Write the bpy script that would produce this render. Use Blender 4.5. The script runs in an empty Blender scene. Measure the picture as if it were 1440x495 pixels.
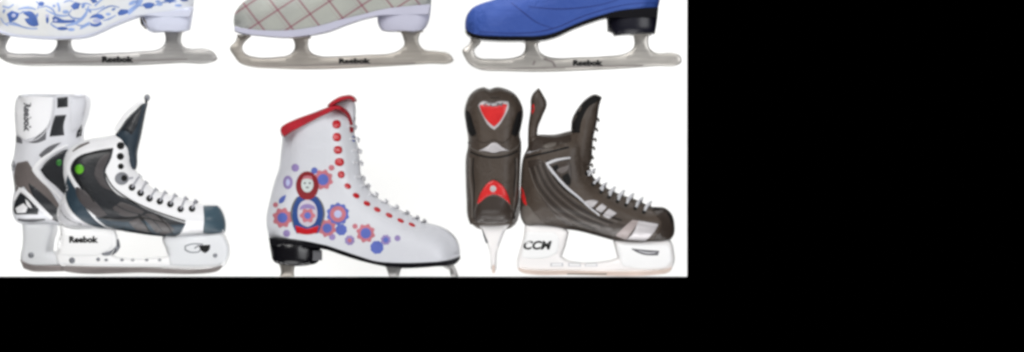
import bpy, bmesh, math, random
import numpy as np
from mathutils import Vector
from mathutils.bvhtree import BVHTree
from mathutils.geometry import delaunay_2d_cdt

random.seed(7); np.random.seed(7)
SC = bpy.context.scene
COL = SC.collection
MM = 0.001
# ------------------------------------------------------------------ camera, world, lights, exposure
cam_d = bpy.data.cameras.new("camera"); cam = bpy.data.objects.new("camera", cam_d); COL.objects.link(cam)
cam.location = (0.72, -12.0, -0.2475); cam.rotation_euler = (math.radians(90), 0, 0)
cam_d.sensor_width = 36; cam_d.lens = 300; cam_d.clip_end = 100
SC.camera = cam
w = bpy.data.worlds.new("World"); SC.world = w; w.use_nodes = True
w.node_tree.nodes["Background"].inputs[0].default_value = (0, 0, 0, 1)
w.node_tree.nodes["Background"].inputs[1].default_value = 0

def area(name, loc, target, size, power, col=(1, 1, 1)):
    l = bpy.data.lights.new(name, 'AREA'); l.shape = 'RECTANGLE'; l.size = size[0]; l.size_y = size[1]
    l.energy = power; l.color = col
    o = bpy.data.objects.new(name, l); COL.objects.link(o); o.location = loc
    o.rotation_euler = (Vector(target) - Vector(loc)).to_track_quat('-Z', 'Y').to_euler()
    return o
area("softbox_key", (-0.5, -2.6, 1.7), (0.5, 0, -0.2), (2.0, 1.6), 86, (1, .99, .97))
area("softbox_fill", (2.4, -2.6, 0.3), (0.5, 0, -0.2), (1.6, 1.6), 46, (.97, .98, 1))
area("softbox_low", (0.4, -2.2, -2.0), (0.5, 0, -0.2), (2.0, 1.2), 35)
area("board_light_top", (0.3, 0.14, 1.1), (0.3, 0.45, -0.1), (2.4, 0.2), 28)
area("board_light_base", (0.3, 0.14, -1.5), (0.3, 0.45, -0.3), (2.4, 0.2), 28)
SC.view_settings.view_transform = 'Standard'; SC.view_settings.look = 'None'
SC.view_settings.exposure = 0; SC.view_settings.gamma = 1; SC.view_settings.use_curve_mapping = False
SC.render.engine = 'CYCLES'
SC.cycles.pixel_filter_type = 'BLACKMAN_HARRIS'; SC.cycles.filter_width = 3.0
SC.cycles.max_bounces = 6; SC.cycles.use_denoising = True
LIT = 1.18

# ------------------------------------------------------------------ materials
def lin(c):
    return tuple(min(.92, (((v/255+0.055)/1.055)**2.4 if v > 10 else v/255/12.92)/LIT) for v in c)

def mat(name, rgb, rough=.5, metal=0, bump=0, bscale=300, var=.06, vscale=18, coat=0, spec=.28, rgb2=None, stretch=None, crease=0):
    m = bpy.data.materials.new(name); m.use_nodes = True
    nt = m.node_tree; N = nt.nodes; L = nt.links; b = N["Principled BSDF"]
    c = lin(rgb)
    tc = N.new('ShaderNodeTexCoord'); vec = tc.outputs['Object']
    if stretch:
        mp = N.new('ShaderNodeMapping'); mp.inputs['Scale'].default_value = stretch
        L.new(vec, mp.inputs['Vector']); vec = mp.outputs[0]
    n = N.new('ShaderNodeTexNoise'); n.inputs['Scale'].default_value = vscale; n.inputs['Detail'].default_value = 4
    L.new(vec, n.inputs['Vector'])
    r = N.new('ShaderNodeValToRGB'); r.color_ramp.elements[0].position = .3; r.color_ramp.elements[1].position = .7
    c2 = lin(rgb2) if rgb2 else tuple(min(.95, v*(1+var)) for v in c)
    c1 = c if rgb2 else tuple(v*(1-var) for v in c)
    r.color_ramp.elements[0].color = (*c1, 1); r.color_ramp.elements[1].color = (*c2, 1)
    L.new(n.outputs[0], r.inputs[0]); L.new(r.outputs[0], b.inputs['Base Color'])
    b.inputs['Roughness'].default_value = rough; b.inputs['Metallic'].default_value = metal
    b.inputs['Specular IOR Level'].default_value = spec
    if coat: b.inputs['Coat Weight'].default_value = coat; b.inputs['Coat Roughness'].default_value = .25
    if bump:
        n2 = N.new('ShaderNodeTexNoise'); n2.inputs['Scale'].default_value = bscale; n2.inputs['Detail'].default_value = 3
        L.new(vec, n2.inputs['Vector'])
        bp = N.new('ShaderNodeBump'); bp.inputs['Strength'].default_value = bump; bp.inputs['Distance'].default_value = .002
        L.new(n2.outputs[0], bp.inputs['Height']); L.new(bp.outputs[0], b.inputs['Normal'])
        if crease:                                     # soft folds of worn leather
            n3 = N.new('ShaderNodeTexNoise'); n3.inputs['Scale'].default_value = 26; n3.inputs['Detail'].default_value = 5; n3.inputs['Distortion'].default_value = .8
            L.new(vec, n3.inputs['Vector'])
            b3 = N.new('ShaderNodeBump'); b3.inputs['Strength'].default_value = crease; b3.inputs['Distance'].default_value = .012
            L.new(n3.outputs[0], b3.inputs['Height']); L.new(b3.outputs[0], bp.inputs['Normal'])
    return m

def plaid_mat(base):
    """crossing diagonal bands woven into the fabric; all measures in millimetres of the boot"""
    m = mat("plaid_fabric", (176, 178, 170), .65, bump=.25, bscale=260, var=.08, vscale=14, rgb2=(156, 158, 154), crease=.25)
    nt = m.node_tree; N = nt.nodes; L = nt.links; b = N["Principled BSDF"]
    src = b.inputs['Base Color'].links[0].from_socket
    tc = N.new('ShaderNodeTexCoord'); sp = N.new('ShaderNodeSeparateXYZ'); L.new(tc.outputs['Object'], sp.inputs[0])
    def M(op, a, bb=None):
        n = N.new('ShaderNodeMath'); n.operation = op
        for i, v in enumerate((a, bb)):
            if v is None: continue
            if isinstance(v, (int, float)): n.inputs[i].default_value = v
            else: L.new(v, n.inputs[i])
        return n.outputs[0]
    x = M('ADD', M('MULTIPLY', sp.outputs[0], 1000), base[0])
    y = M('ADD', M('MULTIPLY', sp.outputs[2], -1000), base[1])
    def fam(expr, origin, per, wd):
        f = M('FRACT', M('DIVIDE', M('ADD', expr, 10*per-origin), per))
        d = M('ABSOLUTE', M('SUBTRACT', f, .5))
        return M('GREATER_THAN', d, .5-wd/per/2)
    a = fam(M('SUBTRACT', x, M('DIVIDE', y, 1.27)), 421, 41, 3.6)
    c = fam(M('ADD', x, M('DIVIDE', y, .66)), 468, 54, 5)
    a2 = fam(M('SUBTRACT', x, M('DIVIDE', y, 1.27)), 414, 41, 1.2); c2 = fam(M('ADD', x, M('DIVIDE', y, .66)), 460, 54, 1.5)
    s = M('ADD', M('MULTIPLY', M('ADD', a, c), .5), M('MULTIPLY', M('ADD', a2, c2), .16))
    mx = N.new('ShaderNodeMix'); mx.data_type = 'RGBA'
    L.new(M('MINIMUM', M('MULTIPLY', s, 1.35), .95), mx.inputs[0]); L.new(src, mx.inputs[6])
    mx.inputs[7].default_value = (*lin((136, 76, 92)), 1)
    L.new(mx.outputs[2], b.inputs['Base Color'])
    return m

M_board = mat("white_board", (255, 255, 253), .9, var=.004, spec=0)
M_board.node_tree.nodes["Principled BSDF"].inputs['Base Color'].links[0]
M_black = mat("black_cloth", (0, 0, 0), 1, spec=0)
M_steel = mat("blade_steel", (172, 170, 168), .42, .55, bump=.08, bscale=60, var=.14, vscale=30, stretch=(1, 1, 7))
M_steelw = mat("warm_blade_steel", (172, 166, 158), .42, .5, bump=.08, bscale=60, var=.14, vscale=26, stretch=(1, 1, 7))
M_steelp = mat("pale_blade_steel", (192, 188, 182), .36, .5, bump=.08, bscale=60, var=.18, vscale=26, stretch=(1, 1, 6))
M_dsteel = mat("dull_runner_steel", (150, 142, 140), .4, .5, var=.25, vscale=24, stretch=(1, 1, 6))
M_tsteel = mat("tan_runner_steel", (232, 212, 200), .4, .3, var=.1, vscale=24)
M_fig1 = mat("cream_lilac_leather", (232, 232, 226), .42, bump=.12, bscale=160, vscale=7, rgb2=(222, 228, 246), crease=.25)
M_lilac = mat("lilac_white_rubber", (216, 220, 238), .45, bump=.06, vscale=12, var=.04)
M_lilac2 = mat("lilac_grey_rubber", (196, 196, 214), .45, bump=.06, vscale=12, var=.05)
M_brown = mat("grey_brown", (128, 118, 108), .6, var=.12)
M_blue = mat("blue_leather", (46, 76, 156), .6, bump=.2, bscale=190, vscale=9, rgb2=(62, 94, 174), crease=.5)
M_seamblue = mat("dark_blue_seam", (34, 54, 124), .6)
M_blk = mat("black_rubber", (14, 13, 18), .25, bump=.05, coat=.3, var=.2)
M_navyblk = mat("navy_black_heel", (18, 18, 30), .38, coat=.2, var=.2)
M_ink = mat("black_ink", (16, 16, 16), .6)
M_inkg = mat("grey_ink", (104, 104, 108), .6)
M_b1 = mat("cobalt_ink", (78, 110, 182), .5, var=.2, vscale=60)
M_b2 = mat("pale_cobalt_ink", (150, 174, 224), .5, var=.12, vscale=60)
M_b3 = mat("lavender_ink", (190, 196, 232), .5, var=.08)
M_wl = mat("white_leather", (223, 225, 230), .38, bump=.1, bscale=170, vscale=8, rgb2=(214, 215, 222), coat=.15, crease=.2)
M_red = mat("red_piping", (172, 20, 38), .5, bump=.2, bscale=200, var=.18, vscale=60)
M_redp = mat("red_enamel", (196, 22, 34), .3, coat=.5, var=.15, vscale=120)
M_dred = mat("dark_red_ink", (136, 26, 34), .5, var=.15, vscale=60)
M_pink = mat("dusty_red_ink", (196, 116, 128), .5, var=.12, vscale=60)
M_pur = mat("mauve_ink", (150, 132, 184), .5, var=.12, vscale=60)
M_fb = mat("flower_blue_ink", (92, 108, 186), .5, var=.12, vscale=60)
M_db = mat("doll_blue_ink", (34, 70, 138), .5, var=.12, vscale=60)
M_face = mat("pale_face_ink", (206, 214, 212), .5)
M_lace = mat("white_lace", (226, 226, 230), .7, bump=.4, bscale=500)
M_laceg = mat("grey_lace", (188, 188, 196), .7, bump=.4, bscale=500)
M_hw = mat("white_synthetic_leather", (250, 250, 252), .35, bump=.08, bscale=140, var=.03, vscale=9)
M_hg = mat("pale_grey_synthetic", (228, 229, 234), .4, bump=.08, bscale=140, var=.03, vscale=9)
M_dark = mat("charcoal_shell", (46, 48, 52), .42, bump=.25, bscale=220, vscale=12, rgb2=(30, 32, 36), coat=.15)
M_teal = mat("slate_teal_shell", (58, 76, 88), .45, bump=.25, bscale=220, vscale=14, rgb2=(44, 58, 70))
M_tea2 = mat("dark_slate_shell", (48, 60, 70), .45, bump=.2, bscale=220, var=.15)
M_brd = mat("dark_brown_grey_shell", (88, 84, 84), .42, bump=.25, bscale=220, vscale=12, rgb2=(70, 66, 68))
M_brg = mat("brown_grey_shell", (118, 110, 108), .4, bump=.25, bscale=220, vscale=12, rgb2=(98, 92, 90))
M_line = mat("silver_line", (212, 212, 216), .35)
M_green = mat("green_emblem", (110, 192, 52), .3, coat=.4, rgb2=(88, 176, 40), vscale=90)
M_dkgreen = mat("deep_green_emblem", (60, 130, 60), .35)
M_hold = mat("white_holder_plastic", (255, 255, 255), .3, var=.02, vscale=10)
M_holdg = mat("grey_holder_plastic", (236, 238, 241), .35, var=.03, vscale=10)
M_holdp = mat("cream_white_holder_plastic", (255, 252, 251), .3, var=.02, vscale=10)
M_rivet = mat("grey_rivet", (140, 142, 148), .35, .4)
M_cb = mat("warm_charcoal_leather", (82, 71, 62), .5, bump=.4, bscale=200, vscale=14, rgb2=(66, 57, 50), coat=.1, crease=.5)
M_cb2 = mat("dark_charcoal_shell", (60, 51, 45), .45, bump=.25, bscale=200, var=.12, coat=.15)
M_cb3 = mat("grey_brown_panel", (104, 97, 91), .45, bump=.25, bscale=200, var=.1)
M_cblk = mat("black_lining", (14, 13, 13), .8, bump=.3)
M_silv = mat("silver_patch", (204, 200, 202), .35, .1, rgb2=(186, 182, 184), vscale=40)
M_sil2 = mat("pinkish_grey_patch", (168, 156, 154), .4, var=.08, vscale=50)
M_redc = mat("bright_red_patch", (226, 44, 44), .4, coat=.3, rgb2=(204, 28, 32), vscale=60)
M_cap = mat("slate_toe_cap", (62, 82, 94), .38, bump=.2, bscale=150, rgb2=(74, 96, 108), vscale=22, coat=.15)

# ------------------------------------------------------------------ geometry helpers (coordinates in millimetres: x right, y down, depth away)
def resample(pts, step=3.0, sharp=48, closed=True):
    P = [np.array(p[:2], float) for p in pts]; n = len(P)
    T = []
    for i in range(n):
        if not closed and i in (0, n-1): T.append(None); continue
        a, b, c = P[i-1], P[i], P[(i+1) % n]
        u, v = b-a, c-b; lu, lv = np.linalg.norm(u), np.linalg.norm(v)
        ang = math.degrees(math.acos(max(-1, min(1, float(u@v)/(lu*lv+1e-9)))))
        if ang > sharp: T.append(None)
        else:
            t = u/lu+v/lv; T.append(t/(np.linalg.norm(t)+1e-9))
    out = []
    for i in range(n if closed else n-1):
        a, b = P[i], P[(i+1) % n]; L = np.linalg.norm(b-a)
        if L < 1e-6: continue
        ta = T[i]*L if T[i] is not None else None; tb = T[(i+1) % n]*L if T[(i+1) % n] is not None else None
        if ta is None and tb is None: ta = tb = b-a
        elif ta is None: ta = (b-a)*1.5-tb*.5
        elif tb is None: tb = (b-a)*1.5-ta*.5
        k = max(1, int(round(L/step)))
        for j in range(k):
            s = j/k; h = s*s
            out.append((2*h*s-3*h+1)*a+(h*s-2*h+s)*ta+(3*h-2*h*s)*b+(h*s-h)*tb)
    if not closed: out.append(P[-1])
    return np.array(out)

def segdist(Q, A, B):
    Q = np.asarray(Q); d = np.full(len(Q), 1e9)
    for a, b in zip(A, B):
        ab = b-a; t = np.clip(((Q-a)@ab)/(ab@ab+1e-9), 0, 1)
        d = np.minimum(d, np.linalg.norm(Q-(a+t[:, None]*ab), axis=1))
    return d

def inside(Q, P):
    x, y = Q[:, 0], Q[:, 1]; r = np.zeros(len(Q), bool); n = len(P)
    for i in range(n):
        x1, y1 = P[i-1]; x2, y2 = P[i]
        c = (y1 > y) != (y2 > y)
        with np.errstate(all='ignore'):
            r ^= c & (x < (x2-x1)*(y-y1)/(y2-y1+1e-12)+x1)
    return r

def triangulate(B, grid, rings=()):
    lo, hi = B.min(0), B.max(0)
    q = []
    row = 0; y = lo[1]+grid*.5
    while y < hi[1]:
        x = lo[0]+grid*(.5 if row % 2 else 1)
        while x < hi[0]:
            q.append((x, y)); x += grid
        y += grid*.87; row += 1
    A2 = np.roll(B, -1, 0)
    pts = [np.empty((0, 2))]
    mx = 0
    for r in rings:
        t = A2-np.roll(B, 1, 0); nrm = np.stack([-t[:, 1], t[:, 0]], 1)/(np.linalg.norm(t, axis=1)[:, None]+1e-9)
        for s in (1, -1):
            c = B+nrm*r*s
            k = inside(c, B) & (segdist(c, B, A2) > r*.85)
            pts.append(c[k])
        mx = r
    if q:
        q = np.array(q); q = q[inside(q, B)]
        if len(q): pts.append(q[segdist(q, B, A2) > mx+grid*.45])
    I = np.concatenate(pts)
    V = [Vector(p) for p in np.concatenate([B, I])]
    n = len(B)
    r = delaunay_2d_cdt(V, [(i, (i+1) % n) for i in range(n)], [], 1, 1e-4)
    vs = np.array([[v[0], v[1]] for v in r[0]]); fs = [list(f) for f in r[2]]
    orig = r[3]
    bi = {}
    for k, o in enumerate(orig):
        for e in o:
            if e < n: bi[e] = k
    loop = []
    for i in range(n):
        if i in bi and (not loop or loop[-1] != bi[i]): loop.append(bi[i])
    return vs, fs, loop

def W3(x, y, d): return (x*MM, d*MM, -y*MM)

def link(name, verts, faces, m, parent=None, base=(0, 0, 0), smooth=True):
    me = bpy.data.meshes.new(name)
    b = Vector(W3(*base))
    me.from_pydata([tuple(Vector(W3(*v))-b) for v in verts], [], faces); me.update()
    bm = bmesh.new(); bm.from_mesh(me); bmesh.ops.recalc_face_normals(bm, faces=bm.faces); bm.to_mesh(me); bm.free()
    for p in me.polygons: p.use_smooth = smooth
    if smooth: me.set_sharp_from_angle(angle=math.radians(55))
    me.materials.append(m)
    o = bpy.data.objects.new(name, me); COL.objects.link(o)
    if parent: o.parent = parent
    return o

class Thing:
    def __init__(s, name, label, cat, base, group=None):
        s.o = bpy.data.objects.new(name, None); COL.objects.link(s.o)
        s.base = base; s.o.location = W3(*base); s.o.empty_display_size = .05
        s.o['label'] = label; s.o['category'] = cat
        if group: s.o['group'] = group
    def mesh(s, name, v, f, m, parent=None, smooth=True, label=None):
        o = link(name, v, f, m, parent or s.o, s.base, smooth)
        if label: o['label'] = label
        return o

def heights(vs, B, W, R, flat, p, fs, smooth, mod):
    A2 = np.roll(B, -1, 0); keep = np.ones(len(B), bool)
    if flat is not None:
        mid = (B+A2)/2; keep = np.array([not flat(a, b) for a, b in mid])
    d = segdist(vs, B[keep], A2[keep]) if keep.any() else np.full(len(vs), R)
    t = np.clip(d/R, 0, 1); h = (1-(1-t)**p)**(1/p)*W
    if smooth:
        n = len(vs); E = np.array([(f[i], f[(i+1) % len(f)]) for f in fs for i in range(len(f))])
        E = np.concatenate([E, E[:, ::-1]]); cnt = np.bincount(E[:, 0], minlength=n)
        fix = d < 4
        for _ in range(smooth):
            avg = np.bincount(E[:, 0], weights=h[E[:, 1]], minlength=n)/np.maximum(cnt, 1)
            h = np.where(fix, h, h*.4+avg*.6)
    if mod is not None: h = h*np.array([mod(a, b) for a, b in vs])
    return np.maximum(h, .4)

class Solid:
    """rounded solid grown from a side outline: W half width, R how far in from the outline it reaches it"""
    def __init__(s, th, name, pts, m, W=38, R=30, yc=0, flat=None, p=2, smooth=8, mod=None, back=None,
                 grid=5, rings=(.7, 2.2, 4.2), parent=None, sharp=48, step=3, label=None, ctr=None, raw=False):
        B = np.array(pts, float) if raw else resample(pts, step, sharp)
        vs, fs, loop = triangulate(B, grid, rings)
        h = heights(vs, B, W, R, flat, p, fs, smooth, mod)
        c = np.full(len(vs), float(yc)) if ctr is None else np.array([ctr(a, b) for a, b in vs])
        n = len(vs)
        V = [(a, b, cc-hh) for (a, b), hh, cc in zip(vs, h, c)]
        V += [(a, b, cc+(hh if back is None else back)) for (a, b), hh, cc in zip(vs, h, c)]
        F = fs+[[i+n for i in reversed(f)] for f in fs]
        L = len(loop)
        F += [[loop[i], loop[(i+1) % L], loop[(i+1) % L]+n, loop[i]+n] for i in range(L)]
        s.o = th.mesh(name, V, F, m, parent, label=label)
        s.bvh = BVHTree.FromPolygons([Vector(v) for v in V[:n]], fs); s.yc = yc
        s.th = th

def depth(bodies, x, y):
    best = None
    for b in bodies:
        h = b.bvh.ray_cast(Vector((x, y, -900)), Vector((0, 0, 1)))
        if h[0] is not None and (best is None or h[0].z < best): best = h[0].z
    if best is None:
        c = [b.bvh.find_nearest(Vector((x, y, b.yc-15))) for b in bodies]
        c = min(c, key=lambda q: q[3]); best = c[0].z
    return best

def overlay(th, name, polys, m, bodies, t=.7, off=.3, parent=None, sharp=48, step=2.5, grid=3.2, ring=.8, label=None, raw=False):
    o = None
    for pl in polys:
        V = []; F = []
        B = np.array(pl, float) if raw else resample(pl, step, sharp)
        vs, fs, loop = triangulate(B, grid, (ring,))
        ls = set(loop); k = len(V)
        for i, (a, b) in enumerate(vs):
            V.append((a, b, depth(bodies, a, b)-off-(0 if i in ls else t)))
        F += [[i+k for i in f] for f in fs]
        n2 = len(V)                                   # skirt: the patch has thickness down into the body
        for i in loop: a = V[i+k]; V.append((a[0], a[1], a[2]+off+1.2))
        L = len(loop)
        F += [[loop[i]+k, loop[(i+1) % L]+k, n2+(i+1) % L, n2+i] for i in range(L)]
        o = th.mesh(name, V, F, m, parent or bodies[0].o, label=label)
    return o

def strip(pts, w, sharp=40):
    c = resample(pts, 3, sharp, closed=False)
    ws = np.interp(np.linspace(0, 1, len(c)), np.linspace(0, 1, len(w)), w) if isinstance(w, (list, tuple)) else np.full(len(c), float(w))
    t = np.gradient(c, axis=0); nrm = np.stack([-t[:, 1], t[:, 0]], 1)/(np.linalg.norm(t, axis=1)[:, None]+1e-9)
    return np.concatenate([c+nrm*ws[:, None]/2, (c-nrm*ws[:, None]/2)[::-1]])
def stroke(th, name, lines, w, m, bodies, **k):
    return overlay(th, name, [strip(l, w) for l in lines], m, bodies, raw=True, **k)
def ell(x, y, rx, ry=None, rot=0, n=20, wav=0, pet=8):
    ry = ry or rx; c, s = math.cos(rot), math.sin(rot); o = []
    for i in range(n):
        a = 2*math.pi*i/n; k = 1+wav*math.cos(pet*a); u, v = rx*k*math.cos(a), ry*k*math.sin(a)
        o.append((x+u*c-v*s, y+u*s+v*c))
    return o
def leafs(x, y, l, w, a):
    c, s = math.cos(a), math.sin(a)
    return [(x+u*c-v*s, y+u*s+v*c) for u, v in ((-l, 0), (-l*.4, -w), (l*.3, -w*.8), (l, 0), (l*.3, w*.8), (-l*.4, w))]
def box2(x0, y0, x1, y1): return [(x0, y0), (x1, y0), (x1, y1), (x0, y1)]

def text(th, s, x0, y0, x1, y1, m, bodies, rot=0, bold=.03, shear=0, parent=None, name="lettering", t=.3):
    """letters fitted to a box; rot 90 reads downwards"""
    cu = bpy.data.curves.new("t", 'FONT'); cu.body = s; cu.offset = bold; cu.shear = shear; cu.resolution_u = 3
    ob = bpy.data.objects.new("t", cu); COL.objects.link(ob)
    bpy.context.view_layer.update()
    me = bpy.data.meshes.new_from_object(ob.evaluated_get(bpy.context.evaluated_depsgraph_get()))
    bpy.data.objects.remove(ob)
    v = np.array([q.co[:2] for q in me.vertices]); f = [list(p.vertices) for p in me.polygons]
    lo, hi = v.min(0), v.max(0); u = (v-lo)/(hi-lo)
    V = []
    for a, b in u:
        if rot == 90: x, y = x1-(1-b)*0-(x1-x0)*(1-b), y0+(y1-y0)*a
        else: x, y = x0+(x1-x0)*a, y1-(y1-y0)*b
        V.append((x, y, depth(bodies, x, y)-t))
    return th.mesh(name, V, f, m, parent or bodies[0].o, smooth=False)

def tube(paths, r, seg=8):
    V = []; F = []
    for P in paths:
        P = [Vector(p) for p in P]
        for i, p in enumerate(P):
            t = (P[min(i+1, len(P)-1)]-P[max(i-1, 0)]).normalized()
            u = t.cross(Vector((.13, .2, .97)))
            if u.length < .1: u = t.cross(Vector((0, 1, 0)))
            u.normalize(); v = t.cross(u)
            for j in range(seg):
                a = 2*math.pi*j/seg; q = p+(u*math.cos(a)+v*math.sin(a))*r; V.append(tuple(q))
        b = len(V)-seg*len(P)
        for i in range(len(P)-1):
            for j in range(seg):
                F.append([b+i*seg+j, b+i*seg+(j+1) % seg, b+(i+1)*seg+(j+1) % seg, b+(i+1)*seg+j])
        F.append([b+j for j in range(seg)]); F.append([b+(len(P)-1)*seg+j for j in range(seg)][::-1])
    return V, F

def laces(th, spots, tops, r, m, yc, body, parent=None, name="laces"):
    """from each eyelet over the front edge of the boot and down the far side"""
    P = []
    for (a, b), (c, d) in zip(spots, tops):
        z0 = depth([body], a, b)-.8; q = []
        for k in range(9):
            s = k/8; x = a+(c-a)*s; y = b+(d-b)*s
            zz = min(depth([body], x, y)-.8, yc) if k < 8 else yc
            q.append((x, y, zz))
        back = [(x, y, 2*yc-z) for x, y, z in reversed(q[:-1])]
        P.append(q+back)
    v, f = tube(P, r)
    return th.mesh(name, v, f, m, parent)

def loft(th, name, secs, m, parent=None, n=20, e=2.6):
    """rings (depth, centre x, top y, bottom y, half width): the part of the foot that runs away from the viewer"""
    V = []; F = []
    for d, cx, yt, yb, hw in secs:
        for j in range(n):
            a = 2*math.pi*j/n; c, s = math.cos(a), math.sin(a)
            V.append((cx+hw*math.copysign(abs(c)**(2/e), c), (yt+yb)/2+(yb-yt)/2*math.copysign(abs(s)**(2/e), s), d))
    for i in range(len(secs)-1):
        for j in range(n): F.append([i*n+j, i*n+(j+1) % n, (i+1)*n+(j+1) % n, (i+1)*n+j])
    F.append(list(range(n))[::-1]); F.append([(len(secs)-1)*n+j for j in range(n)])
    return th.mesh(name, V, F, m, parent)

def slab(th, name, x0, y0, x1, y1, d0, d1, m, parent=None, r=.8):
    v = []
    for d, s in ((d0, r), (d0+r, 0), (d1-r, 0), (d1, r)):
        v += [(x0+s, y0+s, d), (x1-s, y0+s, d), (x1-s, y1-s, d), (x0+s, y1-s, d)]
    f = [[0, 1, 2, 3], [12, 15, 14, 13]]
    for k in range(3):
        for j in range(4): f.append([k*4+j, k*4+(j+1) % 4, k*4+4+(j+1) % 4, k*4+4+j])
    return th.mesh(name, v, f, m, parent, smooth=False)

# ------------------------------------------------------------------ setting: white board in front of black cloth
def board(x0, y0, x1, y1, d, th):
    v = [(x0, y0, d), (x1, y0, d), (x1, y1, d), (x0, y1, d), (x0, y0, d+th), (x1, y0, d+th), (x1, y1, d+th), (x0, y1, d+th)]
    f = [[0, 1, 2, 3], [4, 7, 6, 5], [0, 4, 5, 1], [1, 5, 6, 2], [2, 6, 7, 3], [3, 7, 4, 0]]
    return link("wall_board", v, f, M_board, smooth=False)
wb = board(-420, -420, 975.6, 394.4, 450, 6); wb['kind'] = 'structure'; wb.name = "backdrop_wall"
bc = link("backdrop_cloth", [(-3000, -2000, 700), (4500, -2000, 700), (4500, 2500, 700), (-3000, 2500, 700)], [[0, 1, 2, 3]], M_black); bc['kind'] = 'structure'

# ------------------------------------------------------------------ figure skates
FIG = [(397, 193), (395, 215), (392, 238), (386, 256), (379, 284), (374.5, 310), (378, 334), (406, 335), (433, 339), (448, 342), (461, 345), (479, 351),
       (506, 360), (528, 366.5), (556, 369), (599, 368.5), (627, 366), (647, 360), (646, 346), (641.5, 335), (631.6, 325), (619, 318), (596, 311.5),
       (585, 306), (562, 295), (545, 286), (528, 275.5), (517, 263), (509, 249), (506, 225), (504, 208), (499, 190), (499.5, 162), (497, 150), (466, 150), (430, 163), (396, 178)]
def figmod(x, y):                                     # narrow ankle, wide ball of the foot, tapering toe (in skate_5 coordinates)
    a = math.exp(-((y-262)/34)**2)*math.exp(-((x-440)/70)**2)
    b = math.exp(-((x-575)/60)**2)*math.exp(-((y-345)/40)**2)
    return 1-.12*a+.06*b-.25*max(0, (x-600)/60)**2*.6
Z4 = lambda ox, pts: [(ox+a/4.364, b/4.364) for a, b in pts]

def figure_skate(label, ox, dy, flipx, upper, sole, heel, blade, mats, cut, word):
    """toe to the left; upper part of the boot carries on above the picture"""
    base = (ox+150, blade_base(blade), 0)
    th = Thing("figure_skate", label, "ice skate", base, "figure skates in the top row")
    mu, ms, mh, mb = mats
    fl = lambda a, b: segdist(np.array([[a, b]]), np.array(sole[:-1], float), np.array(sole[1:], float))[0] < 2.5 and b > -2
    mod = lambda x, y: figmod(flipx-x, y-dy)
    boot = Solid(th, "boot", upper, mu, 39, 36, flat=fl, mod=mod, sharp=60)
    return th, boot, base

def blade_base(b): return max(p[1] for p in b)
def mir(pts, fx, dy): return [(fx-x, y+dy) for x, y in pts]

def build_top(label, ox, fx, dy, bottom, top_extra, heelpoly, solepoly, bladepoly, mats, word, wbox, mplates):
    base = (ox+150, blade_base(bladepoly), 0)
    th = Thing("figure_skate", label, "ice skate", base, "figure skates in the top row")
    mu, ms, mh, mb = mats
    if callable(mu): mu = mu(base)
    bottom = [(x, y+2.5) for x, y in bottom]
    ring = bottom+top_extra
    segA = np.array(bottom[:-1], float); segB = np.array(bottom[1:], float)
    fl = lambda a, b: segdist(np.array([[a, b]]), segA, segB)[0] < 1.6
    boot = Solid(th, "boot", ring, mu, 38, 34, flat=fl, mod=lambda x, y: figmod(fx-x, y-dy), sharp=60, smooth=14)
    sole = Solid(th, "sole", solepoly, ms, 40, 1.6, smooth=0, rings=(.6, 1.6), grid=7, mod=lambda x, y: figmod(fx-x, y-dy)*1.0+.01, sharp=60)
    hx = [q[0] for q in heelpoly]; hm = lambda x, y: math.sqrt(max(.05, 1-((x-(min(hx)+max(hx))/2-3)/((max(hx)-min(hx))*.62))**2))
    heel = Solid(th, "heel", heelpoly, mh, 40, 2.5, smooth=2, rings=(.6, 1.6), grid=4, mod=hm, sharp=40)
    bl = Solid(th, "blade", bladepoly, mb, 3.4, 2.0, smooth=0, rings=(.7, 1.8), grid=6, sharp=70)
    for x0, y0, x1, y1 in mplates:
        slab(th, "mounting_plate", x0, y0, x1, y1, -24, 24, mb, bl.o)
    stroke(th, "shaded_ground_edge", [[(ox+34, base[1]-5)]+[(ox+60+k*34, base[1]-4.5-k*.75) for k in range(7)]], 1.3, M_dsteel, [bl], t=.5)  # bevel strip; the blade's darker lower shading is put into its colour
    text(th, word, *wbox, M_ink, [bl], bold=.075, t=.5)
    return th, boot, sole, heel, bl

# shaft of the three top boots above the picture, from the common last (toe left)
def shaft(fx, dy, toe_join, heel_join):
    up = [p for p in mir(FIG[21:], fx, dy)] + [p for p in mir(FIG[:4], fx, dy)]
    up = [p for p in up if p[1] < -16]
    return toe_join+up+heel_join

# --- plaid skate (second in the top row)
Zb = lambda p: Z4(320, p)
sole2_top = Zb([(1246, 26), (1100, 36), (960, 53), (820, 88), (700, 116), (560, 156), (400, 181), (250, 184), (90, 171), (43, 158)])
sole2_bot = Zb([(43, 195), (90, 210), (200, 224), (380, 236), (500, 224), (620, 200), (740, 155), (850, 120), (930, 104), (1060, 100), (1240, 96)])
blade2 = Zb([(60, 222), (48, 255), (15, 295), (38, 340), (70, 382), (130, 407), (300, 421), (500, 426), (700, 421), (1000, 406), (1250, 391), (1368, 386), (1388, 370), (1360, 330),
             (1290, 315), (1205, 302), (1176, 270), (1172, 232), (1190, 190), (1060, 190), (1080, 240), (1085, 272), (1060, 303), (1010, 325), (850, 336), (650, 346), (570, 344), (512, 320),
             (494, 280), (504, 218), (386, 218), (410, 260), (410, 302), (380, 335), (320, 348), (150, 346), (105, 325), (90, 295), (100, 265), (145, 224)])
heel2 = Zb([(920, 100), (924, 150), (945, 188), (985, 196), (1060, 195), (1190, 190), (1220, 164), (1250, 28), (1100, 40), (960, 60)])
fx2, dy2 = 606+374.5+4, -316
top2 = shaft(fx2, dy2, Zb([(38, 130), (44, 85), (68, 42), (108, 4), (160, -30), (250, -68)]), Zb([(1252, -30)]))
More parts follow.
